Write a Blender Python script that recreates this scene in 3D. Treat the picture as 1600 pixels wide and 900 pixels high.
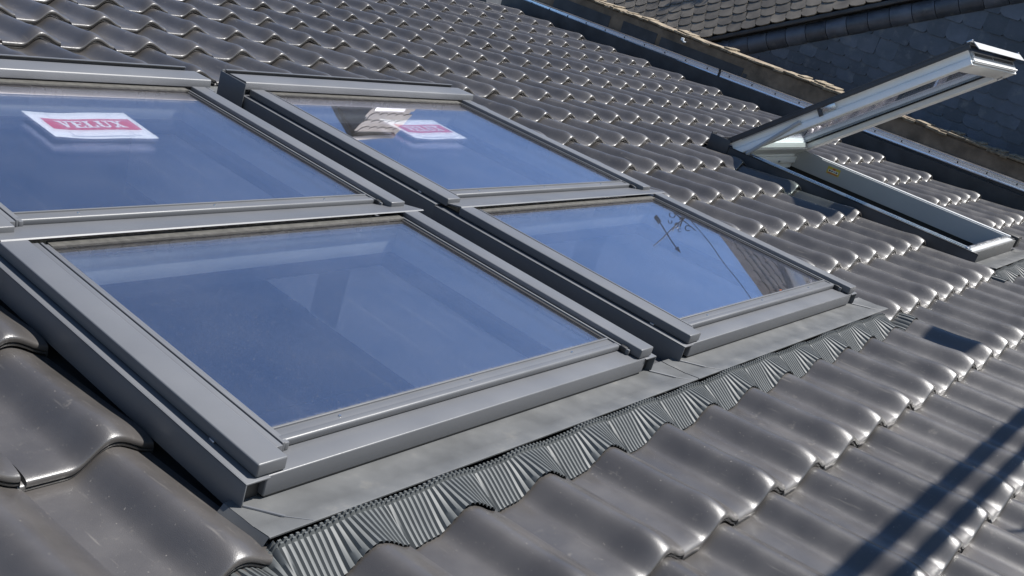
import bpy, bmesh, math, random
from mathutils import Vector, Matrix
random.seed(7)
for o in list(bpy.data.objects): bpy.data.objects.remove(o)
S = bpy.context.scene
COL = S.collection
PITCH = math.radians(28)
CT, ST = math.cos(PITCH), math.sin(PITCH)
M = Matrix.Rotation(PITCH, 4, 'X')          # roof frame (u along eaves, v up the slope, w normal) -> world
def RW(u, v, w): return M @ Vector((u, v, w))

# ------------------------------------------------------------------ camera
cam = bpy.data.cameras.new('camera'); camo = bpy.data.objects.new('camera', cam); COL.objects.link(camo)
RC = [(0.615926, -0.735297, 0.282796), (-0.108349, -0.434620, -0.894072), (0.780318, 0.520042, -0.347363)]
mr = Matrix((Vector(RC[0]), -Vector(RC[1]), -Vector(RC[2]))).transposed()
mw = M.to_3x3() @ mr
camo.matrix_world = Matrix.Translation(RW(-1.10075, -1.12358, 1.02161)) @ mw.to_4x4()
cam.sensor_width = 36; cam.lens = 36 * 1626.64 / 1600
cam.clip_start = 0.02; cam.clip_end = 2000
S.camera = camo
# ------------------------------------------------------------------ light
SUN = (M.to_3x3() @ Vector((0.37, -0.23, 0.90))).normalized()
world = bpy.data.worlds.new('World'); S.world = world; world.use_nodes = True
nt = world.node_tree; nt.nodes.clear()
sky = nt.nodes.new('ShaderNodeTexSky'); sky.sky_type = 'NISHITA'; sky.sun_disc = False
sky.sun_elevation = math.asin(SUN.z); sky.sun_rotation = math.atan2(SUN.x, SUN.y)
sky.air_density = 1.0; sky.dust_density = 0.0; sky.ozone_density = 5.0
bg = nt.nodes.new('ShaderNodeBackground'); bg.inputs[1].default_value = 0.068
wo = nt.nodes.new('ShaderNodeOutputWorld')
nt.links.new(sky.outputs[0], bg.inputs[0]); nt.links.new(bg.outputs[0], wo.inputs[0])
sl = bpy.data.lights.new('sun', 'SUN'); sl.energy = 5.0; sl.angle = math.radians(0.53); sl.color = (1, 0.965, 0.915)
so = bpy.data.objects.new('sun', sl); COL.objects.link(so)
so.rotation_euler = SUN.to_track_quat('Z', 'Y').to_euler(); so.location = (0, 0, 20)
S.view_settings.view_transform = 'Standard'; S.view_settings.look = 'None'
S.view_settings.gamma = 1; S.view_settings.exposure = 1.15; S.view_settings.use_curve_mapping = False
S.render.engine = 'CYCLES'
S.cycles.max_bounces = 10; S.cycles.transparent_max_bounces = 16

# ------------------------------------------------------------------ materials
def mat(name, col, rough=0.5, metal=0.0, var=0.0, vscale=6.0, rvar=0.0, bump=0.0, bscale=200.0, coat=0.0,
        dust=None, dscale=14.0, dthr=0.62, dwid=0.12, rnd=0.0, spec=0.5, speck=None):
    m = bpy.data.materials.new(name); m.use_nodes = True
    t = m.node_tree; N = t.nodes; L = t.links
    b = N['Principled BSDF']; b.inputs['Roughness'].default_value = rough; b.inputs['Metallic'].default_value = metal
    b.inputs['Coat Weight'].default_value = coat; b.inputs['Coat Roughness'].default_value = 0.2
    b.inputs['Specular IOR Level'].default_value = spec
    b.inputs['Base Color'].default_value = (*col, 1)
    tc = N.new('ShaderNodeTexCoord'); vec = tc.outputs['Object']
    oi = N.new('ShaderNodeObjectInfo')
    if rnd or dust:
        sc = N.new('ShaderNodeVectorMath'); sc.operation = 'ADD'
        cmb = N.new('ShaderNodeCombineXYZ')
        mu = N.new('ShaderNodeMath'); mu.operation = 'MULTIPLY'; mu.inputs[1].default_value = 37.0
        L.new(oi.outputs['Random'], mu.inputs[0])
        for k in range(3): L.new(mu.outputs[0], cmb.inputs[k])
        L.new(vec, sc.inputs[0]); L.new(cmb.outputs[0], sc.inputs[1]); vec = sc.outputs[0]
    cur = None
    if var or rvar:
        n = N.new('ShaderNodeTexNoise'); n.inputs['Scale'].default_value = vscale; n.inputs['Detail'].default_value = 6
        L.new(vec, n.inputs['Vector'])
        if var:
            mr_ = N.new('ShaderNodeMapRange'); mr_.inputs[1].default_value = 0.3; mr_.inputs[2].default_value = 0.7
            mr_.inputs[3].default_value = 1 - var; mr_.inputs[4].default_value = 1 + var
            L.new(n.outputs['Fac'], mr_.inputs[0])
            f = mr_.outputs[0]
            if rnd:
                rr = N.new('ShaderNodeMapRange'); rr.inputs[3].default_value = 1 - rnd; rr.inputs[4].default_value = 1 + rnd
                L.new(oi.outputs['Random'], rr.inputs[0])
                mm = N.new('ShaderNodeMath'); mm.operation = 'MULTIPLY'
                L.new(f, mm.inputs[0]); L.new(rr.outputs[0], mm.inputs[1]); f = mm.outputs[0]
            hv = N.new('ShaderNodeHueSaturation'); hv.inputs['Color'].default_value = (*col, 1)
            L.new(f, hv.inputs['Value']); cur = hv.outputs[0]
        if rvar:
            r2 = N.new('ShaderNodeMapRange'); r2.inputs[1].default_value = 0.3; r2.inputs[2].default_value = 0.7
            r2.inputs[3].default_value = max(0.05, rough - rvar); r2.inputs[4].default_value = rough + rvar
            L.new(n.outputs['Fac'], r2.inputs[0]); L.new(r2.outputs[0], b.inputs['Roughness'])
    if dust:
        d = N.new('ShaderNodeTexNoise'); d.inputs['Scale'].default_value = dscale; d.inputs['Detail'].default_value = 9
        d.inputs['Roughness'].default_value = 0.7; L.new(vec, d.inputs['Vector'])
        dm = N.new('ShaderNodeMapRange'); dm.inputs[1].default_value = dthr; dm.inputs[2].default_value = dthr + dwid
        L.new(d.outputs['Fac'], dm.inputs[0])
        mx = N.new('ShaderNodeMix'); mx.data_type = 'RGBA'
        mx.inputs[7].default_value = (*dust, 1)
        if cur: L.new(cur, mx.inputs[6])
        else: mx.inputs[6].default_value = (*col, 1)
        L.new(dm.outputs[0], mx.inputs[0]); cur = mx.outputs[2]
    if speck:
        sp_ = N.new('ShaderNodeTexNoise'); sp_.inputs['Scale'].default_value = 170; sp_.inputs['Detail'].default_value = 3
        L.new(vec, sp_.inputs['Vector'])
        s1 = N.new('ShaderNodeMapRange'); s1.inputs[1].default_value = 0.70; s1.inputs[2].default_value = 0.76; s1.inputs[4].default_value = 0.7
        L.new(sp_.outputs['Fac'], s1.inputs[0])
        mp_ = N.new('ShaderNodeMapping'); mp_.inputs['Scale'].default_value = (90, 7, 20); mp_.inputs['Rotation'].default_value = (0, 0, 0.25); L.new(vec, mp_.inputs[0])
        sn_ = N.new('ShaderNodeTexNoise'); sn_.inputs['Scale'].default_value = 1.0; sn_.inputs['Detail'].default_value = 5; L.new(mp_.outputs[0], sn_.inputs['Vector'])
        s2_ = N.new('ShaderNodeMapRange'); s2_.inputs[1].default_value = 0.66; s2_.inputs[2].default_value = 0.80; s2_.inputs[4].default_value = 0.35
        L.new(sn_.outputs['Fac'], s2_.inputs[0])
        ad_ = N.new('ShaderNodeMath'); ad_.operation = 'MAXIMUM'; L.new(s1.outputs[0], ad_.inputs[0]); L.new(s2_.outputs[0], ad_.inputs[1])
        mx2 = N.new('ShaderNodeMix'); mx2.data_type = 'RGBA'; mx2.inputs[7].default_value = (*speck, 1)
        L.new(cur, mx2.inputs[6]); L.new(ad_.outputs[0], mx2.inputs[0]); cur = mx2.outputs[2]
    if cur: L.new(cur, b.inputs['Base Color'])
    if bump:
        bn = N.new('ShaderNodeTexNoise'); bn.inputs['Scale'].default_value = bscale; bn.inputs['Detail'].default_value = 4
        L.new(vec, bn.inputs['Vector'])
        bp = N.new('ShaderNodeBump'); bp.inputs['Strength'].default_value = bump; bp.inputs['Distance'].default_value = 0.002
        L.new(bn.outputs['Fac'], bp.inputs['Height']); L.new(bp.outputs[0], b.inputs['Normal'])
    return m

def glass_mat(name, tint, f0, dusty=True, vlow=0.1):
    m = bpy.data.materials.new(name); m.use_nodes = True
    t = m.node_tree; N = t.nodes; L = t.links; N.clear()
    out = N.new('ShaderNodeOutputMaterial')
    ge = N.new('ShaderNodeNewGeometry')
    dt = N.new('ShaderNodeVectorMath'); dt.operation = 'DOT_PRODUCT'
    L.new(ge.outputs['Normal'], dt.inputs[0]); L.new(ge.outputs['Incoming'], dt.inputs[1])
    def mth(op, a, b=None):
        n = N.new('ShaderNodeMath'); n.operation = op
        for k, x in enumerate((a, b)):
            if x is None: continue
            if isinstance(x, (int, float)): n.inputs[k].default_value = x
            else: L.new(x, n.inputs[k])
        return n.outputs[0]
    ab = mth('ABSOLUTE', dt.outputs['Value'])
    om = mth('SUBTRACT', 1.0, ab)
    p5 = mth('POWER', om, 5.0)
    fr = mth('ADD', mth('MULTIPLY', p5, 1 - f0), f0)
    tr = N.new('ShaderNodeBsdfTransparent'); tr.inputs[0].default_value = (*tint, 1)
    gl = N.new('ShaderNodeBsdfGlossy'); gl.inputs['Roughness'].default_value = 0.0; gl.inputs[0].default_value = (0.95, 0.92, 1, 1)
    tcb = N.new('ShaderNodeTexCoord')
    wn = N.new('ShaderNodeTexNoise'); wn.inputs['Scale'].default_value = 3.0; wn.inputs['Detail'].default_value = 0.0
    L.new(tcb.outputs['Object'], wn.inputs['Vector'])
    wb = N.new('ShaderNodeBump'); wb.inputs['Strength'].default_value = 1.0; wb.inputs['Distance'].default_value = 0.00028
    L.new(wn.outputs['Fac'], wb.inputs['Height']); L.new(wb.outputs[0], gl.inputs['Normal'])
    mx = N.new('ShaderNodeMixShader')
    L.new(fr, mx.inputs[0]); L.new(tr.outputs[0], mx.inputs[1]); L.new(gl.outputs[0], mx.inputs[2])
    res = mx.outputs[0]
    if dusty:
        tc = N.new('ShaderNodeTexCoord'); sp = N.new('ShaderNodeSeparateXYZ'); L.new(tc.outputs['Object'], sp.inputs[0])
        ns = N.new('ShaderNodeTexNoise'); ns.inputs['Scale'].default_value = 110; ns.inputs['Detail'].default_value = 8
        L.new(tc.outputs['Object'], ns.inputs['Vector'])
        ed = N.new('ShaderNodeMapRange'); ed.inputs[1].default_value = vlow + 0.024; ed.inputs[2].default_value = vlow
        L.new(sp.outputs[1], ed.inputs[0])
        e2 = mth('POWER', ed.outputs[0], 2.0)
        nm = N.new('ShaderNodeMapRange'); nm.inputs[1].default_value = 0.38; nm.inputs[2].default_value = 0.62
        L.new(ns.outputs['Fac'], nm.inputs[0])
        edge = mth('MULTIPLY', mth('MULTIPLY', e2, nm.outputs[0]), 0.42)
        sk = N.new('ShaderNodeTexNoise'); sk.inputs['Scale'].default_value = 320; sk.inputs['Detail'].default_value = 2
        L.new(tc.outputs['Object'], sk.inputs['Vector'])
        sm = N.new('ShaderNodeMapRange'); sm.inputs[1].default_value = 0.70; sm.inputs[2].default_value = 0.78; sm.inputs[4].default_value = 0.35
        L.new(sk.outputs['Fac'], sm.inputs[0])
        fl = N.new('ShaderNodeTexNoise'); fl.inputs['Scale'].default_value = 5; fl.inputs['Detail'].default_value = 5
        L.new(tc.outputs['Object'], fl.inputs['Vector'])
        film = mth('MULTIPLY', fl.outputs['Fac'], 0.022)
        # run marks down the slope
        st = N.new('ShaderNodeMapping'); st.inputs['Scale'].default_value = (40, 1.5, 1)
        L.new(tc.outputs['Object'], st.inputs[0])
        sn = N.new('ShaderNodeTexNoise'); sn.inputs['Scale'].default_value = 1; sn.inputs['Detail'].default_value = 4
        L.new(st.outputs[0], sn.inputs['Vector'])
        s2 = N.new('ShaderNodeMapRange'); s2.inputs[1].default_value = 0.6; s2.inputs[2].default_value = 0.8; s2.inputs[4].default_value = 0.015
        L.new(sn.outputs['Fac'], s2.inputs[0])
        tot = mth('MINIMUM', mth('ADD', mth('ADD', edge, sm.outputs[0]), mth('ADD', film, s2.outputs[0])), 0.9)
        df = N.new('ShaderNodeBsdfDiffuse'); df.inputs[0].default_value = (0.5, 0.49, 0.46, 1)
        m2 = N.new('ShaderNodeMixShader'); L.new(tot, m2.inputs[0]); L.new(res, m2.inputs[1]); L.new(df.outputs[0], m2.inputs[2])
        res = m2.outputs[0]
    L.new(res, out.inputs[0])
    return m

MT = {}
MT['tile'] = mat('glazed_grey_tile', (0.043, 0.0395, 0.0375), 0.38, var=0.14, vscale=9, rvar=0.06, bump=0.25, bscale=700, coat=0.3, spec=0.7, speck=(0.24, 0.22, 0.19),
                 dust=(0.15, 0.135, 0.115), dscale=22, dthr=0.62, dwid=0.2, rnd=0.16)
MT['alu'] = mat('grey_coated_aluminium', (0.084, 0.087, 0.094), 0.42, spec=0.45, var=0.05, vscale=5, rvar=0.06, bump=0.12, bscale=900)
MT['apron'] = mat('grey_apron_sheet', (0.070, 0.072, 0.073), 0.5, var=0.12, vscale=14, rvar=0.08, bump=0.15, bscale=500,
                  dust=(0.115, 0.11, 0.10), dscale=14, dthr=0.60, dwid=0.2)
MT['pleat'] = mat('pleated_foil', (0.055, 0.060, 0.061), 0.6, metal=0.0, var=0.1, vscale=20)
MT['black'] = mat('black_rubber_and_shade', (0.012, 0.012, 0.013), 0.55)
MT['dark'] = mat('dark_flashing', (0.035, 0.036, 0.04), 0.45, var=0.25, vscale=7, rvar=0.1)
MT['brush'] = mat('brush_seal', (0.045, 0.043, 0.038), 0.8, var=0.35, vscale=60, bump=0.6, bscale=300)
MT['white'] = mat('white_lacquer', (0.78, 0.79, 0.78), 0.35, var=0.03, vscale=8)
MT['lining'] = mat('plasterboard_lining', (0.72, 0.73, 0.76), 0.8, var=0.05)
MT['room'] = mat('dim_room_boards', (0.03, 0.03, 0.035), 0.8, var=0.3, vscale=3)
MT['silver'] = mat('bare_aluminium', (0.55, 0.56, 0.58), 0.28, metal=1.0, var=0.06, vscale=12, rvar=0.08)
MT['rail'] = mat('mill_finish_rail', (0.86, 0.88, 0.92), 0.2, metal=1.0)
MT['pale'] = mat('pale_grey_lacquer', (0.36, 0.37, 0.38), 0.35, var=0.04, vscale=6)
MT['paper'] = mat('white_paper', (0.74, 0.75, 0.76), 0.7)
MT['red'] = mat('red_print', (0.52, 0.045, 0.06), 0.6)
MT['pgrey'] = mat('grey_print', (0.35, 0.36, 0.4), 0.7)
MT['yellow'] = mat('yellow_label', (0.55, 0.42, 0.06), 0.5)
MT['plaster'] = mat('old_plaster', (0.13, 0.10, 0.072), 0.9, var=0.35, vscale=9, bump=0.8, bscale=60, dust=(0.06, 0.05, 0.04), dscale=5, dthr=0.55, dwid=0.2)
MT['mortar'] = mat('crumbling_mortar', (0.17, 0.14, 0.10), 0.95, var=0.4, vscale=25, bump=1.0, bscale=120)
MT['slate'] = mat('natural_slate', (0.05, 0.06, 0.08), 0.42, var=0.30, vscale=8, rvar=0.1, bump=0.35, bscale=90,
                  dust=(0.13, 0.135, 0.14), dscale=7, dthr=0.56, dwid=0.2, rnd=0.4)
MT['slate2'] = mat('weathered_roof_slate', (0.092, 0.08, 0.064), 0.5, var=0.3, vscale=8, bump=0.35, bscale=90, rnd=0.25)
MT['lead'] = mat('dark_lead', (0.028, 0.029, 0.032), 0.5, var=0.45, vscale=6, bump=0.5, bscale=25)
MT['under'] = mat('roof_underlay', (0.03, 0.03, 0.03), 0.9)
MT['steel'] = mat('galvanised_tube', (0.45, 0.46, 0.47), 0.45, metal=0.8, var=0.1)
MT['wood'] = mat('weathered_plank', (0.25, 0.19, 0.12), 0.8, var=0.3, vscale=12)
MT['render'] = mat('house_render', (0.55, 0.52, 0.46), 0.9, var=0.08)
MT['ground'] = mat('gravelly_ground', (0.16, 0.15, 0.13), 0.95, var=0.3, vscale=0.6)
MT['iron'] = mat('black_iron', (0.02, 0.02, 0.02), 0.5)
MT['leaf'] = mat('dry_leaf', (0.32, 0.10, 0.04), 0.8)
MT['glass'] = glass_mat('coated_glass', (0.96, 0.975, 0.985), 0.26)
MT['glass_in'] = glass_mat('inner_glass', (0.96, 0.975, 0.985), 0.08, dusty=False)
MT['glass_sash'] = glass_mat('sash_glass', (0.86, 0.92, 0.90), 0.22, dusty=False)

# ------------------------------------------------------------------ helpers
def tag(o, label=None, cat=None, group=None, kind=None):
    if label: o['label'] = label
    if cat: o['category'] = cat
    if group: o['group'] = group
    if kind: o['kind'] = kind
    return o
def empty(name, mw_, label=None, cat=None, group=None, kind=None):
    o = bpy.data.objects.new(name, None); o.empty_display_size = 0.1; COL.objects.link(o); o.matrix_world = mw_
    return tag(o, label, cat, group, kind)
def roofm(u=0, v=0, w=0): return M @ Matrix.Translation((u, v, w))
def finish(name, bm, m, parent=None, mw_=None, smooth=35):
    me = bpy.data.meshes.new(name); bmesh.ops.recalc_face_normals(bm, faces=bm.faces[:]); bm.to_mesh(me); bm.free()
    return mobj(name, me, m, parent, mw_, smooth)
def mobj(name, me, m, parent=None, mw_=None, smooth=35):
    if m is not None: me.materials.append(m)
    if smooth:
        for p in me.polygons: p.use_smooth = True
        me.set_sharp_from_angle(angle=math.radians(smooth))
    o = bpy.data.objects.new(name, me); COL.objects.link(o)
    if parent is not None: o.parent = parent
    elif mw_ is not None: o.matrix_world = mw_
    return o
def bx(bm, u0, u1, v0, v1, w0, w1, bev=0.0, seg=2, X=None):
    t = bmesh.new(); bmesh.ops.create_cube(t, size=1)
    for q in t.verts:
        q.co = Vector(((u0 + u1) / 2 + q.co.x * (u1 - u0), (v0 + v1) / 2 + q.co.y * (v1 - v0), (w0 + w1) / 2 + q.co.z * (w1 - w0)))
    if bev > 0: bmesh.ops.bevel(t, geom=t.edges[:], offset=bev, segments=seg, profile=0.5, affect='EDGES')
    if X is not None: bmesh.ops.transform(t, matrix=X, verts=t.verts[:])
    me = bpy.data.meshes.new('tmp'); t.to_mesh(me); t.free(); bm.from_mesh(me); bpy.data.meshes.remove(me)
def ext(bm, prof, axis, a0, a1, X=None):
    """closed profile extruded; axis 'v': prof=(u,w); axis 'u': prof=(v,w)"""
    def P(p, a):
        q = Vector((p[0], a, p[1])) if axis == 'v' else Vector((a, p[0], p[1]))
        return X @ q if X is not None else q
    A = [bm.verts.new(P(p, a0)) for p in prof]; B = [bm.verts.new(P(p, a1)) for p in prof]
    n = len(prof)
    for i in range(n): bm.faces.new((A[i], A[(i + 1) % n], B[(i + 1) % n], B[i]))
    bm.faces.new(A[::-1]); bm.faces.new(B)
def tube(bm, p0, p1, r, seg=12, r2=None):
    p0, p1 = Vector(p0), Vector(p1); d = (p1 - p0)
    q = d.to_track_quat('Z', 'Y').to_matrix().to_4x4()
    bmesh.ops.create_cone(bm, cap_ends=True, segments=seg, radius1=r, radius2=r if r2 is None else r2, depth=d.length,
                          matrix=Matrix.Translation((p0 + p1) / 2) @ q)
def one(name, m, parent, *boxes, bev=0.0, seg=2, X=None, smooth=35):
    bm = bmesh.new()
    for b in boxes: bx(bm, *b, bev=bev, seg=seg, X=X)
    return finish(name, bm, m, parent, smooth=smooth)
def grid_mesh(name, P, close=False):
    """P[r][c] vectors -> mesh"""
    R_, C_ = len(P), len(P[0])
    vs = [tuple(p) for row in P for p in row]
    fs = [(r * C_ + c, r * C_ + c + 1, (r + 1) * C_ + c + 1, (r + 1) * C_ + c) for r in range(R_ - 1) for c in range(C_ - 1)]
    me = bpy.data.meshes.new(name); me.from_pydata(vs, [], fs); me.update(); return me
def hidden_name(o): return o

# ------------------------------------------------------------------ ground and house body
bm = bmesh.new(); bmesh.ops.create_grid(bm, x_segments=1, y_segments=1, size=600)
g = finish('ground', bm, MT['ground'], mw_=Matrix.Translation((0, 0, -6.2))); tag(g, kind='structure')

# ------------------------------------------------------------------ tiled roof
PU, PV = 0.2505, 0.3835
U0, V0 = 0.8879, -0.5104            # crest of column 0, nose of course 0
PANW = -0.105; RISE = 0.047; DROP = 0.033
def prof(x):
    if x < 0.0062: z = -.008
    elif x < 0.0120: z = -.008
    elif x < 0.0145: z = -.008 + .008 * (x - .012) / .0025
    elif x < 0.092: z = 0.0
    elif x < 0.17: z = RISE * 0.5 * (1 - math.cos(math.pi * (x - 0.092) / 0.078))
    else:
        k = min(1, (x - 0.17) / 0.092); z = 0.013 + (RISE - 0.013) * 0.5 * (1 + math.cos(math.pi * k))
    return z
def tile_h(u, v):  # height of the laid tile surface
    i = math.floor((u - (U0 - 0.17)) / PU); x = u - (U0 + i * PU - 0.17)
    j = math.floor((v - V0) / PV); y = v - (V0 + j * PV)
    return PANW + prof(x) - DROP * y / PV
def make_tile(nx, ys, seed):
    rnd_ = random.Random(seed); a = rnd_.uniform(-.0012, .0012); b = rnd_.uniform(-.0012, .0012)
    xs = [0.0, .0050, .0062, .0120, .0145] + [.0145 + (0.2555 - .0145) * k / nx for k in range(1, nx + 1)]
    rows = []
    def zz(x, y):
        z = prof(x) - DROP * y / PV + a * math.sin(x * 20) + b * math.sin(y * 9)
        cr = prof(x) / RISE
        z += 0.006 * cr * math.exp(-((y - 0.06) / 0.05) ** 2)
        if y < 0.06:
            k = 1 - y / 0.06; z -= 0.012 * (1 - math.sqrt(max(0, 1 - k * k)))
        return z
    # lip under the nose
    lip = [(0.014, -0.0235), (0.0035, -0.0230), (0.0015, -0.0200), (0.0015, -0.0175), (0.0065, -0.0165), (0.0065, -0.0140), (0.0, -0.0125), (-0.0012, -0.0065)]
    for (yy, dz) in lip: rows.append([(x, yy, zz(x, 0) + dz + 0.004) for x in xs])
    for y in ys: rows.append([(x, y, zz(x, y)) for x in xs])
    # side skirts
    full = []
    for r in rows:
        full.append([(r[0][0], r[0][1], r[0][2] - 0.012)] + r + [(r[-1][0] + .0005, r[-1][1], r[-1][2] - 0.016)])
    return full
YS_H = [0.0, 0.0008, 0.0022, 0.0045, 0.008, 0.013, 0.02, 0.027, 0.034, 0.045, 0.06, 0.075, 0.09, 0.11, 0.145, 0.2, 0.3, 0.42]
YS_L = [0.0, 0.002, 0.008, 0.02, 0.034, 0.06, 0.105, 0.2, 0.42]
tile_hi = []
for s in range(4):
    me = grid_mesh('tile', make_tile(26, YS_H, s))
    me.materials.append(MT['tile'])
    for p in me.polygons: p.use_smooth = True
    me.set_sharp_from_angle(angle=math.radians(50)); tile_hi.append(me)
roof = empty('tiled_roof', roofm(), 'dark grey glossy pantiled roof slope carrying all the skylights', 'roof')
def in_frame(u, v, w):
    p = camo.matrix_world.inverted() @ RW(u, v, w)
    if p.z > -0.1: return None
    x = 0.5 + (p.x / -p.z) * cam.lens / 36; y = 0.5 - (p.y / -p.z) * cam.lens / 36 * 16 / 9
    return x, y, -p.z
def present(i, j):
    if -3 <= i <= 8 and 1 <= j <= 7: return False
    if 16 <= i <= 19 and 1 <= j <= 5: return False
    return True
cells = []
for j in range(-3, 16):
    for i in range(-8, 26):
        if not present(i, j): continue
        cu, cv = U0 + i * PU, V0 + j * PV
        best = None; vis = False
        for dx in (-.15, 0, .06):
            for dy in (0, .2, .36):
                q = in_frame(cu + dx, cv + dy, -.08)
                if q and -0.0 <= q[0] <= 1.0 and -0.0 <= q[1] <= 1.0: vis = True
                if q: best = q[2] if best is None else min(best, q[2])
        cells.append((0 if vis else 1, best if best else 99, i, j))
cells.sort()
BASE0 = Matrix.Identity(4)
rt = random.Random(11)
low = make_tile(14, YS_L, 2); lr, lc = len(low), len(low[0])
sv, sf = [], []
for n, (vis, dist, i, j) in enumerate(cells):
    x0, y0 = U0 + i * PU - 0.17, V0 + j * PV
    ju, jv, jw, jr = rt.uniform(-.002, .002), rt.uniform(-.005, .005), rt.uniform(-.001, .003), rt.uniform(-.011, .011)
    if n < 300:
        o = bpy.data.objects.new('tile', tile_hi[rt.randrange(4)]); COL.objects.link(o); o.parent = roof
        o.location = (x0 + ju, y0 + jv, PANW + jw); o.rotation_euler = (rt.uniform(-.003, .003), rt.uniform(-.004, .004), jr * .6)
    else:
        b = len(sv)
        for r in low:
            for (x, y, z) in r: sv.append((x0 + ju + x, y0 + jv + y, PANW + jw + z))
        for r in range(lr - 1):
            for c in range(lc - 1): sf.append((b + r * lc + c, b + r * lc + c + 1, b + (r + 1) * lc + c + 1, b + (r + 1) * lc + c))
me = bpy.data.meshes.new('tile_field'); me.from_pydata(sv, [], sf); me.update()
o = mobj('tile_field', me, MT['tile'], roof, smooth=50); o['kind'] = 'stuff'
# deck with openings
bm = bmesh.new()
VB, VT_, UL, UR = -1.72, 5.8, -1.4, 7.5
for (a, b, c, d) in ((UL, 0.1, VB, VT_), (0.1, 2.8, VB, 0.1), (0.1, 2.8, 0.95, 1.1), (0.1, 2.8, 2.12, VT_), (1.25, 1.65, 0.1, 0.95), (1.25, 1.65, 1.1, 2.12),
                     (2.8, 4.80, VB, VT_), (4.80, 5.64, VB, 0.09), (4.80, 5.64, 1.52, VT_), (5.64, UR, VB, VT_)):
    bx(bm, a, b, c, d, -0.19, -0.145)
finish('roof_deck', bm, MT['under'], roof, smooth=0)
one('flashing_channel', MT['dark'], roof, (1.362, 1.53, -0.0, 2.33, -0.104, -0.100))
one('verge_gutter', MT['lead'], roof, (7.1, 7.52, VB, VT_, -0.145, -0.135), (7.50, 7.55, VB, VT_, -0.14, 0.0))
# attic room under the skylights
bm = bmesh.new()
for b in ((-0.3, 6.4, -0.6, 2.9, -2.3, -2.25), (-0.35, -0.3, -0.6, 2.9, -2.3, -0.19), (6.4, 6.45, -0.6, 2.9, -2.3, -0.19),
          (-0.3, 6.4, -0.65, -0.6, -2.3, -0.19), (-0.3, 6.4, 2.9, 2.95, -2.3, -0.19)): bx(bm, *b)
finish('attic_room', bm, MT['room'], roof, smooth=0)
hb = bmesh.new()
def bxw(bm, x0, x1, y0, y1, z0, z1): bx(bm, x0, x1, y0, y1, z0, z1)
house = empty('house_wall', Matrix.Translation((0, 0, -6.2)), 'rendered house wall below the tiled roof eaves', 'wall')
bxw(hb, UL + .1, 7.4, -1.25, -1.0, 0, 5.25); finish('wall_body', hb, MT['render'], house, smooth=0)

# ------------------------------------------------------------------ fixed skylights
W = 1.34
def pleats(parent, u0, u1, vt=-0.1065, vb=-0.198, off=0.0, wt=-0.074, lo=-9, hi=9):
    pitch = 0.0132; n = int((u1 - u0) / pitch)
    rows = [(vt + .006, .0), (vt, .5), (vt - .002, 1.0), (vt - .005, 1.0), (vt - .007, .15), (vt - .009, 1.0), (vt - .012, 1.0), (vt - .014, .2), (vt - .016, .7)]
    k0 = len(rows)
    for k in range(1, 11): rows.append((vt - .016 + (vb - vt + .016) * k / 10, 1.0))
    P = []
    wt0_ = lambda G: -.0745 - .008 * (1 - min(1, prof((G - (U0 - .17)) % PU) / RISE))
    r_ = random.Random(int(u0 * 100))
    jit = [r_.uniform(-.0012, .0012) for _ in range(n * 4 + 2)]
    for ri, (v, am) in enumerate(rows):
        row = []
        tt = 0 if ri < k0 else (ri - k0 + 1) / 10
        for c in range(n * 4 + 1):
            u = u0 + c * pitch / 4
            ph = (c % 4)
            zig = (0, 1, 1, .85)[ph]
            G = u + off; sk = 0.004 * tt * (math.sin((G - U0) * 2 * math.pi / PU + 0.6))
            uu = u + sk * 0.5; G += sk * .5
            hv = tile_h(G, -0.197) + 0.0055
            bl = max(0, min(1, max((lo - G) / .03, (G - hi) / .03))); wt_ = wt0_(G) * (1 - bl) + bl * (tile_h(G, min(v, -.130)) + .002)
            e = .85 * tt + .15 * tt * tt * (3 - 2 * tt)
            wob = 0.003 * math.sin(u * 7.3) * (1 - tt)
            w = (wt_ + wob) * (1 - e) + hv * e + (zig - .5) * (0.0056 if ri >= k0 else .0075) * am + (.0045 if ri in (2, 3, 5, 6) else 0)
            if ri == 0: w = wt_ - .006
            row.append((uu, v + jit[c // 4] * tt + 0.004 * tt * math.sin((G - U0) * 2 * math.pi / PU + 2.6), w))
        P.append(row)
    me = grid_mesh('pleated_apron', P)
    return mobj('pleated_apron', me, MT['pleat'], parent, smooth=30)

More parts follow.
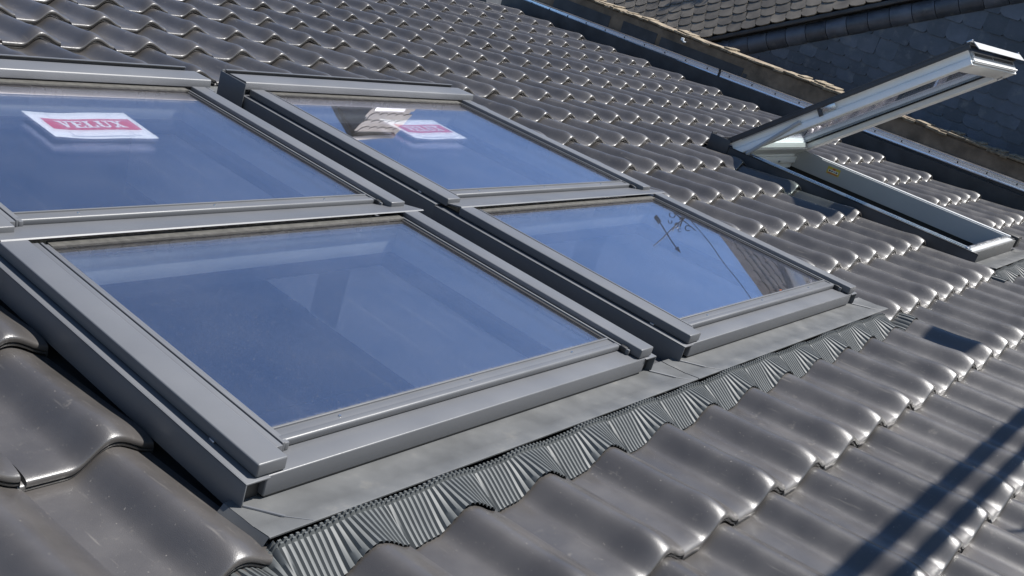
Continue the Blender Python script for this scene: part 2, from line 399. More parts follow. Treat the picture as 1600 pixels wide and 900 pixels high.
def skylight(u0, v0, w0, lower, label, Hc, Hg, aprU=None):
    t = empty('skylight', roofm(u0, v0, w0), label, 'skylight', 'fixed skylights set in a two by two block')
    A = MT['alu']
    top = Hc + (0.088 if lower else 0.10)
    # side flashings
    fl = -0.006 if lower else 0.03
    for sgn in (0, 1):
        bm = bmesh.new()
        def mb(a, b, *r, bev=0.0):
            if sgn: a, b = W - b, W - a
            bx(bm, a, b, *r, bev=bev)
        mb(-.024, -.021, fl, top, -.1, -.03, bev=.001)
        mb(-.024, .030, fl, top, -.034, -.030, bev=.0015)
        fo = finish('side_flashing', bm, A, t)
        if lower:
            bm = bmesh.new(); mb(-.0205, .023, .012, .016, -.1, -.0345); finish('dark_end_fill', bm, MT['black'], fo)  # recessed black plate paints in the shade inside the open flashing end
    # side covers
    for a, b in ((0.0, 0.066), (W - .062, W)):
        cv = one('side_cover', A, t, (a, b, 0.0, Hc + (0 if lower else .02), -.028, 0.0), bev=.0035, seg=3)
        bm = bmesh.new(); bx(bm, (a - .004) if a == 0 else a + .03, a + .0 if a == 0 else a + .04, .12, .135, -.030, -.024 if a == 0 else .0008, bev=.001)
        finish('clip', bm, MT['silver'], cv) if a == 0 else bm.free()
    # glazing beads
    bm = bmesh.new(); bx(bm, .0705, .087, .040, Hg + .01, -.03, -.007, bev=.0015); bx(bm, .0905, .098, .046, Hg + .01, -.03, -.0065, bev=.002); bx(bm, .1005, .112, .050, Hg + .01, -.03, -.0125, bev=.002)
    finish('glazing_bead', bm, A, t)
    bm = bmesh.new(); bx(bm, W - .0755, W - .0675, .030, Hg + .01, -.03, -.014, bev=.002)
    finish('glazing_bead', bm, A, t)
    one('gasket', MT['black'], t, (.112, .118, .1, Hg, -.03, -.0185), (.0662, .0704, .04, Hg, -.03, -.016), (.0872, .0903, .05, Hg, -.03, -.013)); one('gasket', MT['black'], t, (W - .0865, W - .0755, .1, Hg, -.03, -.0185), (W - .0675, W - .062, .03, Hg, -.034, -.026))  # gaskets at the glass; black groove strips paint in the shade between beads
    # bottom
    if lower:
        one('sill_cover', A, t, (.024, W - .024, -.002, .066, -.074, -.03), bev=.003, seg=3)
        one('sill_shadow_strip', MT['black'], t, (.03, W - .03, .001, .03, -.082, -.0745))  # black strip painted in for the shadow gap under the sill
    else:
        bm = bmesh.new()
        ext(bm, [(-.058, -.0035), (-.062, -.006), (-.058, -.0085), (.066, -.034), (.066, -.029)], 'u', .004, W + .026)
        finish('sill_cover', bm, A, t)
    bm = bmesh.new(); bx(bm, .100, W - .080, .058, .077, -.03, -.012, bev=.005, seg=3); bx(bm, .104, W - .080, .075, .101, -.03, -.0165, bev=.001)
    bx(bm, .110, W - .080, .0995, .106, -.03, -.0125, bev=.002)
    bb = finish('bottom_bead', bm, A, t)
    for k in (0.2, 0.5, 0.8):
        bm = bmesh.new(); bmesh.ops.create_cone(bm, cap_ends=True, segments=10, radius1=.004, radius2=.003, depth=.003, matrix=Matrix.Translation((W * k, .087, -.0155)))
        finish('screw', bm, MT['silver'], bb)
    one('dark_end_fill', MT['black'], t, (W - .078, W - .064, .040, .060, -.03, -.012), bev=.002)
    # panes
    gp = one('glass_pane', MT['glass'], t, (.115, W - .078, .1005, Hg + .012, -.024, -.020), smooth=0)
    one('inner_pane', MT['glass_in'], t, (.119, W - .084, .105, Hg + .012, -.046, -.043), smooth=0)
    one('spacer_bar', MT['silver'], t, (.116, .126, .102, Hg, -.0425, -.0245), (W - .09, W - .08, .102, Hg, -.0425, -.0245), (.126, W - .09, .102, .112, -.0425, -.0245),
        (.126, W - .09, Hg - .012, Hg - .002, -.0425, -.0245))
    one('seal_strip', MT['brush'], t, (.1135, W - .078, Hg - .004, Hg + .026, -.0195, -.012), bev=.001)
    # inner frame and shaft
    i0, i1, j0, j1 = .122, W - .088, .10, Hg + .0
    one('inner_frame', MT['white'], t, (i0 - .03, i0, j0, j1, -.13, -.047), (i1, i1 + .03, j0, j1, -.13, -.047),
        (i0 - .03, i1 + .03, j0 - .03, j0, -.13, -.047), (i0 - .03, i1 + .03, j1, j1 + .03, -.13, -.047), bev=.002)
    e = .012
    one('shaft_lining', MT['lining'], t, (i0 - e - .02, i0 - e, j0 - e, j1 + e, -.5, -.131), smooth=0)
    one('shaft_lining', MT['lining'], t, (i1 + e, i1 + e + .02, j0 - e, j1 + .3, -.5, -.192 if lower else -.2), smooth=0)
    if not lower:
        Ht = Hg + .022
        bm = bmesh.new()
        ext(bm, [(Ht, -.006), (Ht + .002, .018), (Ht + .005, .022), (Ht + .009, .0235), (Ht + .112, .021), (Ht + .116, .018), (Ht + .116, -.05), (Ht + .03, -.05), (Ht + .03, -.004)], 'u', -.012, W + .032)
        finish('hood', bm, A, t)
        one('hood_lip', MT['dark'], t, (-.02, W + .0, Ht + .128, Ht + .132, -.1, .028)); one('hood_back_rim', A, t, (-.02, W + .0, Ht + .125, Ht + .135, .0282, .031))
        one('head_flashing', MT['apron'], t, (-.02, W + .03, Ht + .118, Ht + .50, -.142, -.138))
    else:
        a0, a1, p0, p1 = aprU
        bm = bmesh.new()
        ext(bm, [(.02, -.0795), (-.004, -.0790), (-.030, -.0765), (-.062, -.0745), (-.0645, -.0735), (-.101, -.0675), (-.105, -.0680), (-.105, -.0712), (-.062, -.0785), (.02, -.084)], 'u', a0, a1)
        finish('apron', bm, MT['apron'], t)
        for (x, s) in ((-.018, 1), (W + .018, 1)):      # standing folds at the corners
            bm = bmesh.new()
            tube(bm, (x, -.004, -.0775), (x + s * .042, -.066, -.0725), .0030, 8)
            tube(bm, (x + s * .042, -.066, -.0725), (x + s * .075, -.102, -.0675), .0013, 8)
            finish('corner_fold', bm, A, t)
        pleats(t, p0, p1, off=u0, lo=-.035, hi=2.985)
    return t
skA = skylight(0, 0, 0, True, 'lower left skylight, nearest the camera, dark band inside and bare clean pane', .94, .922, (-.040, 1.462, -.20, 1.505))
cs = [[(u_, v_, w_ if u_ > -.05 else -.140) for u_ in (-.041, -.085, -.13)] for v_, w_ in ((.02, -.0797), (-.004, -.0792), (-.03, -.0767), (-.062, -.0747), (-.104, -.068))]
mobj('corner_sheet', grid_mesh('corner_sheet', cs), MT['apron'], skA)
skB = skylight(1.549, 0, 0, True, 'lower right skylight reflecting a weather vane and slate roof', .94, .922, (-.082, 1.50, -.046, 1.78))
skC = skylight(0, .998, .006, False, 'upper left skylight with a red and white paper sign, cut by the picture edge', 1.09, 1.10)
skD = skylight(1.549, .998, .006, False, 'upper right skylight with a paper sign and a chimney mirrored in it', 1.09, 1.10)
# upright end plates at the head of the flashing between the upper skylights
one('flashing_upstand', MT['alu'], skD, (-.034, -.030, 1.10, 1.265, -.1, .022), (-.030, .02, 1.260, 1.265, -.1, .028), bev=.0012)
one('flashing_upstand', MT['alu'], skC, (W + .028, W + .040, 1.10, 1.20, -.1, -.012), bev=.0012)

# ------------------------------------------------------------------ paper signs under the glass
def letter_polys(ch):
    H = 1.0
    def R(x0, y0, x1, y1): return [(x0, y0), (x1, y0), (x1, y1), (x0, y1)]
    if ch == 'V': return .95, [[(.12, 1), (.38, 1), (.56, .28), (.52, 0), (.42, 0)], [(.68, 1), (.84, 1), (.58, 0), (.5, 0), (.5, .2)], R(.0, .88, .46, 1), R(.58, .88, .96, 1)]
    if ch == 'E': return .85, [R(.1, 0, .36, 1), R(0, .88, .8, 1), R(0, 0, .8, .12), R(.36, .45, .6, .56), R(.68, .7, .8, 1), R(.68, 0, .8, .3), R(.54, .36, .62, .65)]
    if ch == 'L': return .82, [R(.1, 0, .36, 1), R(0, .88, .48, 1), R(0, 0, .8, .12), R(.68, 0, .8, .38)]
    if ch == 'U': return 1.0, [R(.1, .2, .36, 1), R(0, .88, .46, 1), R(.72, .2, .86, 1), R(.6, .88, .98, 1), [(.1, .22), (.2, .04), (.42, -.02), (.36, .22)], [(.36, .13), (.34, -.01), (.6, -.02), (.72, .1), (.72, .2), (.6, .13)], [(.72, .22), (.6, -.02), (.78, .06), (.86, .22)]]
    if ch == 'X': return .98, [[(.1, 1), (.38, 1), (.9, 0), (.62, 0)], [(.68, 1), (.84, 1), (.3, 0), (.13, 0)], R(0, .88, .46, 1), R(.58, .88, .96, 1), R(0, 0, .42, .12), R(.52, 0, 1, .12)]
def paper_sign(name, c, label):
    """c: four corners (u,v): top-left, top-right, bottom-right, bottom-left"""
    base = (c[3][0], c[3][1], -.0300)
    t = empty('paper_sign', roofm(*base), label, 'sign', 'paper signs lying on the upper panes')
    def Q(a, b):       # a right, b up in 0..1
        tl, tr, br, bl = [Vector((p[0], p[1])) for p in c]
        lo = bl.lerp(br, a); hi = tl.lerp(tr, a); p = lo.lerp(hi, b)
        bow = .004 * (2 * a - 1) ** 2 + .0015 * math.sin(a * 9 + 2)
        return p.x - base[0], p.y - base[1], bow
    def sheet(nm, poly_grid, m, dz):
        pass
    P = [[Vector(Q(a / 24, b / 4)) for a in range(25)] for b in range(5)]
    bm = bmesh.new()
    top = [[bm.verts.new(p + Vector((0, 0, .0005))) for p in r] for r in P]; bot = [[bm.verts.new(p) for p in r] for r in P]
    for r in range(4):
        for k in range(24):
            bm.faces.new((top[r][k], top[r][k + 1], top[r + 1][k + 1], top[r + 1][k])); bm.faces.new((bot[r][k], bot[r + 1][k], bot[r + 1][k + 1], bot[r][k + 1]))
    finish('sheet', bm, MT['paper'], t)
    def printq(nm, polys, m, dz):
        bm = bmesh.new()
        for poly in polys:
            n = 1
            vs = []
            for k in range(len(poly)):
                a, b = poly[k], poly[(k + 1) % len(poly)]
                st = max(1, int(abs(a[0] - b[0]) * 24))
                for s in range(st):
                    f = s / st; x, y, z = Q(a[0] + (b[0] - a[0]) * f, a[1] + (b[1] - a[1]) * f); vs.append(bm.verts.new((x, y, z + dz)))
            bm.faces.new(vs)
        bmesh.ops.triangulate(bm, faces=bm.faces[:])
        return finish(nm, bm, m, t, smooth=0)
    cells_ = [[(.09 + .86 * k / 24, .32), (.09 + .86 * (k + 1) / 24, .32), (.09 + .86 * (k + 1) / 24, .74), (.09 + .86 * k / 24, .74)] for k in range(24)]
    printq('red_panel', cells_, MT['red'], .0012)
    x = .19; sc_x = .135
    for ch in 'VELUX':
        wd, polys = letter_polys(ch)
        printq('letter', [[(x + px * sc_x, .40 + py * .25) for px, py in pl] for pl in polys], MT['paper'], .0022)
        x += wd * sc_x + .006
    printq('small_print', [[(.18, .06), (.78, .06), (.78, .10), (.18, .10)], [(.20, .12), (.215, .12), (.205, .28), (.20, .28)], [(.80, .10), (.87, .10), (.87, .125), (.80, .125)], [(.795, .13), (.81, .13), (.80, .29), (.795, .29)], [(.2, .8), (.21, .8), (.205, .95), (.2, .95)], [(.8, .8), (.81, .8), (.805, .95), (.8, .95)]], MT['pgrey'], .0009)
    return t
paper_sign('c', ((.517, 1.872), (.87, 1.885), (.857, 1.648), (.512, 1.653)), 'white paper sign with red lettering panel on the upper left pane')
paper_sign('d', ((2.056, 1.884), (2.403, 1.894), (2.391, 1.663), (2.059, 1.658)), 'white paper sign with red panel on the upper right pane beside chimney reflection')

# ------------------------------------------------------------------ open roof window
ow = empty('open_roof_window', roofm(4.74, .04, 0), 'top hung roof window propped wide open at the right', 'roof window')
O = Matrix.Translation((-4.74, -.04, 0))
def oone(name, m, parent, *boxes, bev=0.0, seg=2, X=None, smooth=35):
    return one(name, m, parent, *boxes, bev=bev, seg=seg, X=O @ X if X is not None else O, smooth=smooth)
fr = oone('frame', MT['dark'], ow, (4.735, 4.80, .04, 1.60, -.15, -.042), (5.64, 5.705, .04, 1.60, -.15, -.036), (4.80, 5.64, 1.52, 1.60, -.15, -.036), bev=.003)
oone('frame_rail', MT['silver'], fr, (4.752, 4.758, .045, 1.55, -.042, -.030), bev=.0015)
oone('frame_rail', MT['silver'], fr, (4.778, 4.784, .06, 1.55, -.042, -.026), bev=.0015)
oone('frame_rail', MT['pale'], fr, (5.636, 5.668, .06, 1.50, -.036, -.022), bev=.004)
sl_ = oone('front_sill', MT['pale'], ow, (4.745, 5.69, .04, .085, -.085, -.036), bev=.004, seg=3)
oone('sill_trim', MT['silver'], sl_, (4.75, 5.66, .066, .082, -.036, -.026), bev=.003)
oone('front_face', MT['apron'], ow, (4.75, 5.69, .030, .0395, -.11, -.042), bev=.001)
oone('right_reveal', MT['pale'], ow, (5.625, 5.6385, .088, 1.52, -.148, -.030))
oone('left_reveal', MT['pale'], ow, (4.8015, 4.815, .088, 1.52, -.148, -.050))
oone('head_reveal', MT['white'], ow, (4.815, 5.625, 1.505, 1.518, -.16, -.036)); oone('head_reveal', MT['white'], ow, (4.815, 5.625, 1.485, 1.4985, -.12, -.075), bev=.003)
oone('bottom_reveal', MT['pale'], ow, (4.815, 5.625, .088, .10, -.148, -.045))
oone('head_clip', MT['silver'], ow, (4.98, 5.01, 1.478, 1.485, -.112, -.098), bev=.003); oone('head_clip', MT['silver'], ow, (5.34, 5.37, 1.478, 1.485, -.112, -.098), bev=.003)
oone('end_cap', MT['black'], ow, (5.70, 5.80, .02, .13, -.09, -.020), bev=.01, seg=3)
oone('side_flashing', MT['dark'], ow, (4.722, 4.726, .0, 1.66, -.14, -.034), (4.722, 4.7345, .0, 1.66, -.037, -.033)); oone('side_flashing', MT['dark'], ow, (5.715, 5.72, .14, 1.66, -.14, -.03))
oone('corner_bracket', MT['dark'], ow, (4.715, 4.719, 1.56, 1.70, -.10, .006), (4.719, 4.78, 1.694, 1.70, -.08, .016), bev=.001); oone('head_flashing', MT['dark'], ow, (4.70, 5.72, 1.66, 2.0, -.135, -.128), (4.79, 5.72, 1.655, 1.66, -.13, -.004))
lb = oone('warning_label', MT['yellow'], ow, (5.6235, 5.6247, 1.17, 1.26, -.098, -.050))
oone('label_text', MT['paper'], lb, (5.6228, 5.6234, 1.18, 1.25, -.083, -.068)); oone('label_text', MT['black'], lb, (5.6222, 5.6227, 1.185, 1.197, -.080, -.071), (5.6222, 5.6227, 1.203, 1.213, -.078, -.073), (5.6222, 5.6227, 1.218, 1.228, -.080, -.072), (5.6222, 5.6227, 1.233, 1.246, -.080, -.071))
oone('label_text', MT['red'], lb, (5.6228, 5.6234, 1.205, 1.222, -.066, -.056), (5.6228, 5.6234, 1.18, 1.25, -.094, -.089))
oone('shaft_lining', MT['room'], ow, (4.74, 4.76, .03, 1.58, -.6, -.191), (5.68, 5.70, .03, 1.58, -.6, -.191), (4.76, 5.68, 1.56, 1.58, -.6, -.191), (4.76, 5.68, .03, .048, -.6, -.191), smooth=0)  # near-black lining paints in the darkness below the reveals
bm = bmesh.new(); ext(bm, [(.04, -.112), (0.0, -.108), (-.05, -.08), (-.101, -.0675), (-.105, -.0685), (-.105, -.072), (0, -.115)], 'u', 4.745, 5.95, X=O); finish('apron', bm, MT['apron'], ow)
pa = pleats(ow, 4.62, 6.05, lo=4.735, hi=5.74)
pa.data.transform(O)
# sash, tilted about the head
ang = math.atan2(.955, 1.104)
SX = O @ Matrix.Translation((0, 1.60, -.004)) @ Matrix.Rotation(-ang, 4, 'X')
L_ = 1.46
def sone(name, m, parent, *boxes, bev=0.0, seg=2, smooth=35):
    return one(name, m, parent, *boxes, bev=bev, seg=seg, X=SX, smooth=smooth)
bm = bmesh.new()
ext(bm, [(4.738, -.108), (4.735, -.104), (4.735, -.076), (4.739, -.070), (4.750, -.064), (4.752, -.050), (4.747, -.036), (4.739, -.028), (4.80, -.028), (4.812, -.036), (4.812, -.104), (4.808, -.108)], 'v', -L_ + .02, -.02, X=SX)
ext(bm, [(5.612, -.108), (5.602, -.104), (5.602, -.030), (5.69, -.028), (5.70, -.036), (5.70, -.104), (5.696, -.108)], 'v', -L_ + .02, -.02, X=SX)
bx(bm, 4.8125, 5.6015, -L_ + .0205, -L_ + .11, -.1075, -.0285, bev=.002, X=SX); bx(bm, 4.8125, 5.6015, -.13, -.0205, -.1075, -.0285, bev=.002, X=SX)
sash = finish('sash', bm, MT['white'], ow)
sone('cladding', MT['dark'], sash, (4.722, 4.80, -L_ - .005, .0, -.004, .004), (4.722, 4.726, -L_, .0, -.030, -.004), (5.62, 5.712, -L_ - .005, .0, -.004, .004), (5.708, 5.712, -L_, 0, -.03, -.004), (4.80, 5.62, -L_ - .005, -L_ + .06, -.004, .004), (4.80, 5.62, -.1, 0, -.004, .004), bev=.001)
bm = bmesh.new(); ext(bm, [(-L_ - .006, .006), (-L_ - .022, .002), (-L_ - .036, -.044), (-L_ - .033, -.045), (-L_ - .018, -.002), (-L_ - .006, .002)], 'u', 4.735, 5.745, X=SX)
finish('drip_cap', bm, MT['pale'], sash)
for x in (4.73, 5.735): sone('cap_end', MT['silver'], sash, (x - .012, x + .018, -L_ - .022, -L_ + .01, .003, .014), bev=.004)
sone('sash_pane', MT['glass_sash'], sash, (4.806, 5.608, -L_ + .10, -.12, -.062, -.050), smooth=0)
sone('gasket', MT['black'], sash, (5.594, 5.6015, -L_ + .115, -.135, -.074, -.0630)); sone('gasket', MT['pale'], sash, (4.8125, 4.82, -L_ + .115, -.135, -.104, -.0630))
sone('head_trim', MT['pale'], sash, (4.83, 5.59, -.142, -.1305, -.10, -.066), bev=.002)
sone('vent_flap', MT['pale'], sash, (4.76, 5.67, -L_ + .008, -L_ + .0195, -.100, -.034), bev=.003)
for a, b in ((4.80, 5.16), (5.19, 5.62)): sone('vent_slot', MT['black'], sash, (a, b, -L_ + .0055, -L_ + .0085, -.062, -.046))
sone('vent_lip', MT['white'], sash, (4.75, 5.68, -L_ + .002, -L_ + .02, -.094, -.086), bev=.003)
sone('latch', MT['silver'], sash, (5.595, 5.615, -L_ + .07, -L_ + .11, -.120, -.107), bev=.006, seg=3)
sone('hinge_plate', MT['silver'], sash, (4.727, 4.7345, -.70, -.62, -.06, -.02), bev=.004); sone('hinge_plate', MT['dark'], sash, (4.7272, 4.7345, -.615, -.59, -.075, -.028), bev=.002)
sone('side_arm', MT['pale'], sash, (4.7275, 4.7335, -.62, -.10, -.036, -.018), bev=.002)
bm = bmesh.new(); tube(bm, (4.729, 1.44, -.03), (4.729, 1.20, .26), .012, 8); bmesh.ops.transform(bm, matrix=O, verts=bm.verts[:]); finish('lift_arm', bm, MT['pale'], ow)

# ------------------------------------------------------------------ abutment wall on the right, cover rails
wall = empty('party_wall', roofm(7.56, 0, 0), 'old plastered abutment wall along the right roof edge, in shade', 'wall')
bm = bmesh.new(); bx(bm, 0, .20, VB, VT_, -1.2, .21); finish('plaster', bm, MT['plaster'], wall, smooth=0)
rr_ = random.Random(3)
for (va, vb, wa) in ((3.0, 3.9, .14), (3.95, 4.35, .155), (2.95, 2.99, .10), (4.5, 5.2, .15)):
    one('bitumen_patch', MT['lead'], wall, (-.004, -.0005, va, vb, .03 if va > 3 else .05, wa))
# rough mortar coping built from uneven chunks
n = 0; v = VB; chunks = bmesh.new()
while v < VT_:
    l = rr_.uniform(.03, .11)
    hh = rr_.uniform(.228, .246); dd = rr_.uniform(-.012, .012); th = rr_.uniform(.012, .022)
    X = Matrix.Translation((dd, v, 0)) @ Matrix.Rotation(rr_.uniform(-.05, .05), 4, 'Z') @ Matrix.Rotation(rr_.uniform(-.05, .05), 4, 'X')
    one('coping_stone', MT['mortar'], wall, (-.02, .16, 0, l + .01, hh - th, hh), bev=.004, X=X)
    if rr_.random() < .35: one('coping_stone', MT['mortar'], wall, (.02, .21, .01, l, hh - .0, hh + th * .8), bev=.004, X=X)
    v += l
chunks.free()
one('coping_bed', MT['plaster'], wall, (.012, .19, VB, VT_, .2105, .236))
up = one('upstand_flashing', MT['lead'], wall, (-.012, -.001, VB, VT_, -.14, .03))
def rail(v0, v1, label):
    t = empty('cover_rail', roofm(7.548, v0, 0), label, 'flashing rail', 'aluminium cover rails on the abutment wall')
    bm = bmesh.new()
    pr_ = [(0, 0), (-.016, .003), (-.017, .008), (-.006, .018), (-.010, .024), (-.010, .036), (-.005, .040), (-.005, .056), (-.010, .060), (-.010, .068), (-.016, .074), (-.018, .088), (0, .092)]
    SH = Matrix.Identity(4); SH[2][1] = -.012; SH[2][2] = .8
    ext(bm, pr_, 'v', 0, v1 - v0, X=Matrix.Translation((0, 0, .03 - .012 * v0)) @ SH)
    r = finish('rail_profile', bm, MT['rail'], t, smooth=20)
    x = .12
    while x < v1 - v0:
        bm = bmesh.new(); p = Vector((-.0052, x, .03 - .012 * (v0 + x) + .038)); tube(bm, p + Vector((.002, 0, 0)), p + Vector((-.003, 0, 0)), .006, 8)
        finish('screw', bm, MT['black'], r); x += .235
    return t
rail(VB, 3.19, 'ribbed aluminium cover rail nearer the open window')
rail(3.215, VT_, 'ribbed aluminium cover rail, upper length beyond the joint')
cl = one('wall_clip', MT['white'], None, (-.03, 0, 0, .05, 0, .012), (-.03, -.02, .02, .05, 0, .035), bev=.002); cl.matrix_world = roofm(7.535, 3.62, .17)
tag(cl, 'small white metal clip fixed to the abutment wall', 'clip')

# ------------------------------------------------------------------ neighbouring slate house
nb = empty('slate_house', Matrix.Translation((8.4, 0, -6.2)), 'neighbouring house with dark slate clad wall and sunlit slate roof', 'house')
NB = Matrix.Translation((-8.4, 0, 6.2))
def slate_mesh(wd, ht, clip, seed):
    r_ = random.Random(seed); j = lambda a: r_.uniform(-a, a)
    pts = [(-wd / 2, ht), (wd / 2, ht), (wd / 2 + j(.003), .012 + j(.004)), (wd / 2 - .012, 0 + j(.003)), (-wd / 2 + clip, 0 + j(.003)), (-wd / 2 + clip * .45, clip * .22), (-wd / 2 + clip * .12, clip * .6), (-wd / 2, clip * 1.15)]
    bm = bmesh.new(); A = [bm.verts.new((x, y, .006)) for x, y in pts]; B = [bm.verts.new((x, y, -.004)) for x, y in pts]
    bm.faces.new(A); n_ = len(pts)
    for i in range(n_): bm.faces.new((A[i], B[i], B[(i + 1) % n_], A[(i + 1) % n_]))
    bm.faces.new(B[::-1]); bmesh.ops.recalc_face_normals(bm, faces=bm.faces[:])
    me = bpy.data.meshes.new('slate'); bm.to_mesh(me); bm.free(); return me
sw = [slate_mesh(.184, .25, .055, k) for k in range(5)]
for m_ in sw: m_.materials.append(MT['slate'])
sr = [slate_mesh(.165, .24, .085, k + 9) for k in range(5)]
for m_ in sr: m_.materials.append(MT['slate2'])
EAVE = 2.0; XE = 8.28; RP = math.radians(46)
# wall slates: courses parallel to our roof slope; foot flares out towards the party wall
def path(s):
    return 8.37, -.35 + s, math.pi / 2
rs = random.Random(5); cnt = 0; wall_cells = []
for r in range(0, 20):
    s = .02 + (r * .10 if r < 9 else .9 + (r - 9) * .155)
    u, w_, a = path(s)
    for k in range(-10, 34):
        v = -1.2 + k * .172 + (r % 2) * .086 + rs.uniform(-.008, .008)
        upz = v * ST + (w_ + .16) * CT
        if upz > EAVE - .02 + 0.0 or v > 4.6: continue
        q = in_frame(u, v, w_)
        vis = q and -.03 < q[0] < 1.04 and -.08 < q[1] < 1.0
        wall_cells.append((0 if vis else 1, abs((q[0] if q else 9) - .9), u, v, w_, a))
wall_cells.sort(); stuff_mesh = []
for n, (vis, _, u, v, w_, a) in enumerate(wall_cells):
    y = Vector((math.cos(a), 0, math.sin(a))); x = Vector((0, -1, 0)); z = x.cross(y)
    m3 = Matrix((x, y, z)).transposed()
    tilt = Matrix.Rotation(math.radians(-4.6 + rs.uniform(-1.0, 1.0)), 3, 'X') @ Matrix.Rotation(rs.uniform(-.02, .02), 3, 'Z')
    mm = NB @ M @ (Matrix.Translation((u, v, w_)) @ (m3 @ tilt).to_4x4() @ Matrix.Translation((0, 0, .02)))
    if vis == 0 and n < 298:
        o = bpy.data.objects.new('slate', sw[rs.randrange(5)]); COL.objects.link(o); o.parent = nb; o.matrix_basis = mm
    else: stuff_mesh.append((mm, sw[rs.randrange(5)]))
def join_meshes(name, lst, m, parent):
    bm = bmesh.new()
    for mm, me in lst:
        k = len(bm.verts); bm.from_mesh(me); bm.verts.ensure_lookup_table()
        for q in bm.verts[k:]: q.co = mm @ q.co
    o = finish(name, bm, m, parent, smooth=0); o['kind'] = 'stuff'; return o
if stuff_mesh: join_meshes('wall_slates', stuff_mesh, MT['slate'], nb)
# backing wall, in the path's shape
bm = bmesh.new()
pp = [(8.374, -1.0), (8.374, 0.0)]
prof_ = [(p[0] + .004, p[1] - .004) for p in pp] + [(8.374, 3.2), (8.8, 3.2), (8.8, -1.0)]
A_ = [(u, w_) for u, w_ in prof_]
vs0 = [bm.verts.new(NB @ RW(u, -3.0, w_)) for u, w_ in A_]; vs1 = [bm.verts.new(NB @ RW(u, 4.6, w_)) for u, w_ in A_]
nA = len(A_)
for i in range(nA): bm.faces.new((vs0[i], vs0[(i + 1) % nA], vs1[(i + 1) % nA], vs1[i]))
bm.faces.new(vs0[::-1]); bm.faces.new(vs1)
# cut off everything above the eave
geom = bm.verts[:] + bm.edges[:] + bm.faces[:]
bmesh.ops.bisect_plane(bm, geom=geom, plane_co=NB @ Vector((0, 0, EAVE + .02)), plane_no=(0, 0, 1), clear_outer=True)
finish('wall_backing', bm, MT['lead'], nb, smooth=0)
# roof slope: from the eave (x=XE, z=EAVE) rising in +x to the ridge
RL = 1.55
def roofpt(n_, s): return Vector((XE + math.cos(RP) * s, n_, EAVE + math.sin(RP) * s))
NR0, NR1, NE1 = -5.0, 2.62, 8.5
bm = bmesh.new()
P4 = [roofpt(NR0, 0), roofpt(NE1, 0), roofpt(NR1, RL), roofpt(NR0, RL)]
top = [bm.verts.new(NB @ p) for p in P4]
RX = XE + 2 * math.cos(RP) * RL
back = [bm.verts.new(NB @ Vector((RX, NR0, EAVE))), bm.verts.new(NB @ Vector((RX, NE1, EAVE)))]
bm.faces.new(top); bm.faces.new((top[3], top[2], back[1], back[0])); bm.faces.new((top[1], back[1], top[2]))
bm.faces.new((top[0], top[3], back[0])); bm.faces.new((top[0], back[0], back[1], top[1]))
finish('roof_body', bm, MT['slate2'], nb, smooth=0)
lst = []; nvis = 0
z = Vector((-math.sin(RP), 0, math.cos(RP))); y = Vector((math.cos(RP), 0, math.sin(RP))); x = y.cross(z)
m3 = Matrix((x, y, z)).transposed()
for r in range(12):
    s = -.03 + r * .132
    nmax = NE1 - (NE1 - NR1) * max(0, s) / RL
    k = 0; nn = nmax - .1
    while nn > NR0:
        tilt = Matrix.Rotation(math.radians(-3.0), 3, 'X') @ Matrix.Rotation(rs.uniform(-.03, .03), 3, 'Z')
        mm = NB @ (Matrix.Translation(roofpt(nn + (r % 2) * .07, s)) @ (m3 @ tilt).to_4x4() @ Matrix.Translation((0, 0, .014)))
        if 2.4 < nn < 5.6 and r < 10:
            o = bpy.data.objects.new('roof_slate', sr[rs.randrange(5)]); COL.objects.link(o); o.parent = nb; o.matrix_basis = mm; nvis += 1
        else: lst.append((mm, sr[rs.randrange(5)]))
        nn -= .15
join_meshes('roof_slates', lst, MT['slate2'], nb)
# eave: dark board and slate-clad roll underneath
bm = bmesh.new()
XN = NB
def bxn(bm, x0, x1, y0, y1, z0, z1, bev=0): bx(bm, x0, x1, y0, y1, z0, z1, bev=bev, X=NB)
bxn(bm, XE - .02, XE + .10, NR0, 6.0, EAVE - .055, EAVE - .016, bev=.006); finish('eave_board', bm, MT['lead'], nb)
yy = NR0
while yy < 4.0:
    bm = bmesh.new()
    tube(bm, NB @ Vector((XE + .095, yy, EAVE - .15)), NB @ Vector((XE + .095, yy + .186, EAVE - .15)), .094, 20)
    finish('cornice_slate', bm, MT['slate'], nb, smooth=40); yy += .192
bm = bmesh.new(); bxn(bm, 8.40, RX - .1, NR0, 4.5, -6.2, EAVE - .05); finish('wall_body', bm, MT['lead'], nb, smooth=0)

# chimney behind (mirrored in the upper right pane)
cb = Vector((9.5, 6.95, 2.6))
ch = empty('chimney', Matrix.Translation(cb), 'slate clad chimney with white sheet flashing, mirrored in upper right pane', 'chimney')
bm = bmesh.new(); bx(bm, 0, .78, 0, .62, 0, 4.3); finish('stack', bm, MT['lead'], ch, smooth=0)
bm = bmesh.new(); bx(bm, -.05, .83, -.05, .67, 4.3, 4.38, bev=.01); finish('cap', bm, MT['lead'], ch)
one('white_sheet', MT['white'], ch, (.02, .62, -.03, -.002, 3.36, 3.78), bev=.004)
lst = []
for r in range(16):
    for k in range(5):
        o = bpy.data.objects.new('slate', sr[rs.randrange(5)]); COL.objects.link(o); o.parent = ch
        o.matrix_basis = Matrix.Translation((.05 + k * .165 + (r % 2) * .07, -.012, 1.9 + r * .15)) @ Matrix.Rotation(math.radians(86), 4, 'X') @ Matrix.Scale(1.05, 4)
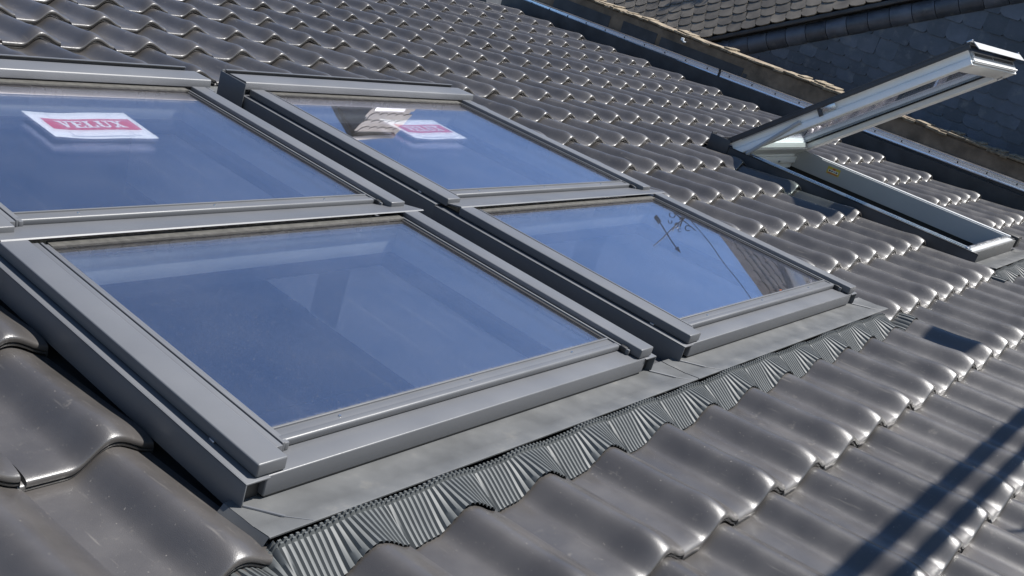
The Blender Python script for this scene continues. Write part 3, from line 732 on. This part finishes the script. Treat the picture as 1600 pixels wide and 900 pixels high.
# weather vane at the ridge end
vb_ = roofpt(NR1, RL)
vane = empty('weather_vane', Matrix.Translation(vb_), 'ornate iron weather vane on the neighbouring ridge, seen mirrored in glass', 'weather vane')
bm = bmesh.new(); tube(bm, (0, 0, -.05), (0, 0, .80), .010, 8, .006); bmesh.ops.create_uvsphere(bm, u_segments=10, v_segments=8, radius=.03, matrix=Matrix.Translation((0, 0, .12))); finish('rod', bm, MT['iron'], vane)
bm = bmesh.new()
for k in range(4):
    a = k * math.pi / 2 + .5
    tube(bm, (0, 0, .3), (.2 * math.cos(a), .2 * math.sin(a), .3), .007, 6)
    for s in range(7):
        b0, b1 = s * .7, (s + 1) * .7
        c_ = lambda b: (.12 * math.cos(a) + .035 * math.cos(b) * math.cos(a), .12 * math.sin(a) + .035 * math.cos(b) * math.sin(a), .34 + .035 * math.sin(b))
        tube(bm, c_(b0), c_(b1), .006, 6); tube(bm, Vector(c_(b0)) * .62 + Vector((0, 0, .22)), Vector(c_(b1)) * .62 + Vector((0, 0, .22)), .005, 6)
finish('scroll_arms', bm, MT['iron'], vane)
bm = bmesh.new(); tube(bm, (0, -.22, .56), (0, .22, .56), .008, 6); tube(bm, (0, -.28, .56), (0, -.2, .56), .001, 8, .03); bx(bm, -.003, .003, .15, .25, .535, .585); finish('arrow', bm, MT['iron'], vane)
# overhead cable
bm = bmesh.new(); prev = None
ca, cz = Vector((9.3, -9, 3.75)), Vector((9.36, 2.62, 3.34))
for k in range(25):
    f = k / 24; p = ca.lerp(cz, f); p.z -= 4 * f * (1 - f) * .22
    if prev is not None: tube(bm, prev, p, .005, 6)
    prev = p
cab = finish('overhead_cable', bm, MT['iron']); tag(cab, 'thin black overhead cable, seen only mirrored in the lower right pane', 'cable')

# ------------------------------------------------------------------ unseen scaffold behind the camera, invented to cast the bar shadows
sc = empty('scaffold', Matrix.Translation((4.2, -2.12, -6.2)), 'unseen tubular scaffold along the eaves, added to cast shadow bars', 'scaffold')
SS = M.to_3x3() @ Vector((0.37, -0.23, 0.90))
def over(u, v, nplan):
    p = RW(u, v, -.08); k = (nplan - p.y) / SS.y
    return p + SS * k
SCI = Matrix.Translation((-4.2, 2.12, 6.2))
def stube(name, p0, p1, r, m=MT['steel']):
    bm = bmesh.new(); tube(bm, SCI @ Vector(p0), SCI @ Vector(p1), r, 14); return finish(name, bm, m, sc)
a_ = over(.86, -.760, -2.12); b_ = Vector((9.0, a_.y, a_.z)); stube('guard_rail', a_, b_, .026)
a2 = over(.55, -.842, -2.12); stube('guard_rail', a2, Vector((9.0, a2.y, a2.z)), .020)
stube('standard', (a_.x - .02, -2.17, -6.2), (a_.x - .02, -2.17, a_.z + .03), .024)
hd = over(3.14, -.36, -2.12)
stube('standard', (hd.x + .03, -2.17, -6.2), (hd.x + .03, -2.17, hd.z), .024)
bm = bmesh.new(); p = SCI @ hd; bmesh.ops.create_uvsphere(bm, u_segments=24, v_segments=14, radius=.095, matrix=Matrix.Translation(p)); finish('shadow_ball', bm, MT['iron'], sc)  # unseen ball added to cast the rounded shadow patch
t0 = over(1.75, -1.12, -2.12); t1 = over(2.6, -.93, -2.12); stube('brace', t0, t1 + (t1 - t0), .012)
t0 = over(1.85, -.98, -2.12); t1 = over(2.1, -1.12, -2.12); stube('brace', t0 - (t1 - t0) * .3, t1 + (t1 - t0), .008)
for k in range(4): 
    bm = bmesh.new(); bx(bm, -3.5, 4.8, -.45 + k * .23, -.24 + k * .23, 4.35, 4.40); finish('plank', bm, MT['wood'], sc, smooth=0)

# ------------------------------------------------------------------ small things
bm = bmesh.new()
vsl = [bm.verts.new(c) for c in ((0, 0, 0), (.012, .004, .003), (.024, .0, .001), (.012, -.005, .004))]; bm.faces.new(vsl)
bmesh.ops.solidify(bm, geom=bm.faces[:], thickness=.0008)
lf = finish('fallen_leaf', bm, MT['leaf'], mw_=roofm(2.42, .115, -.0185)); tag(lf, 'tiny dry orange leaf on the lower right pane edge', 'leaf')
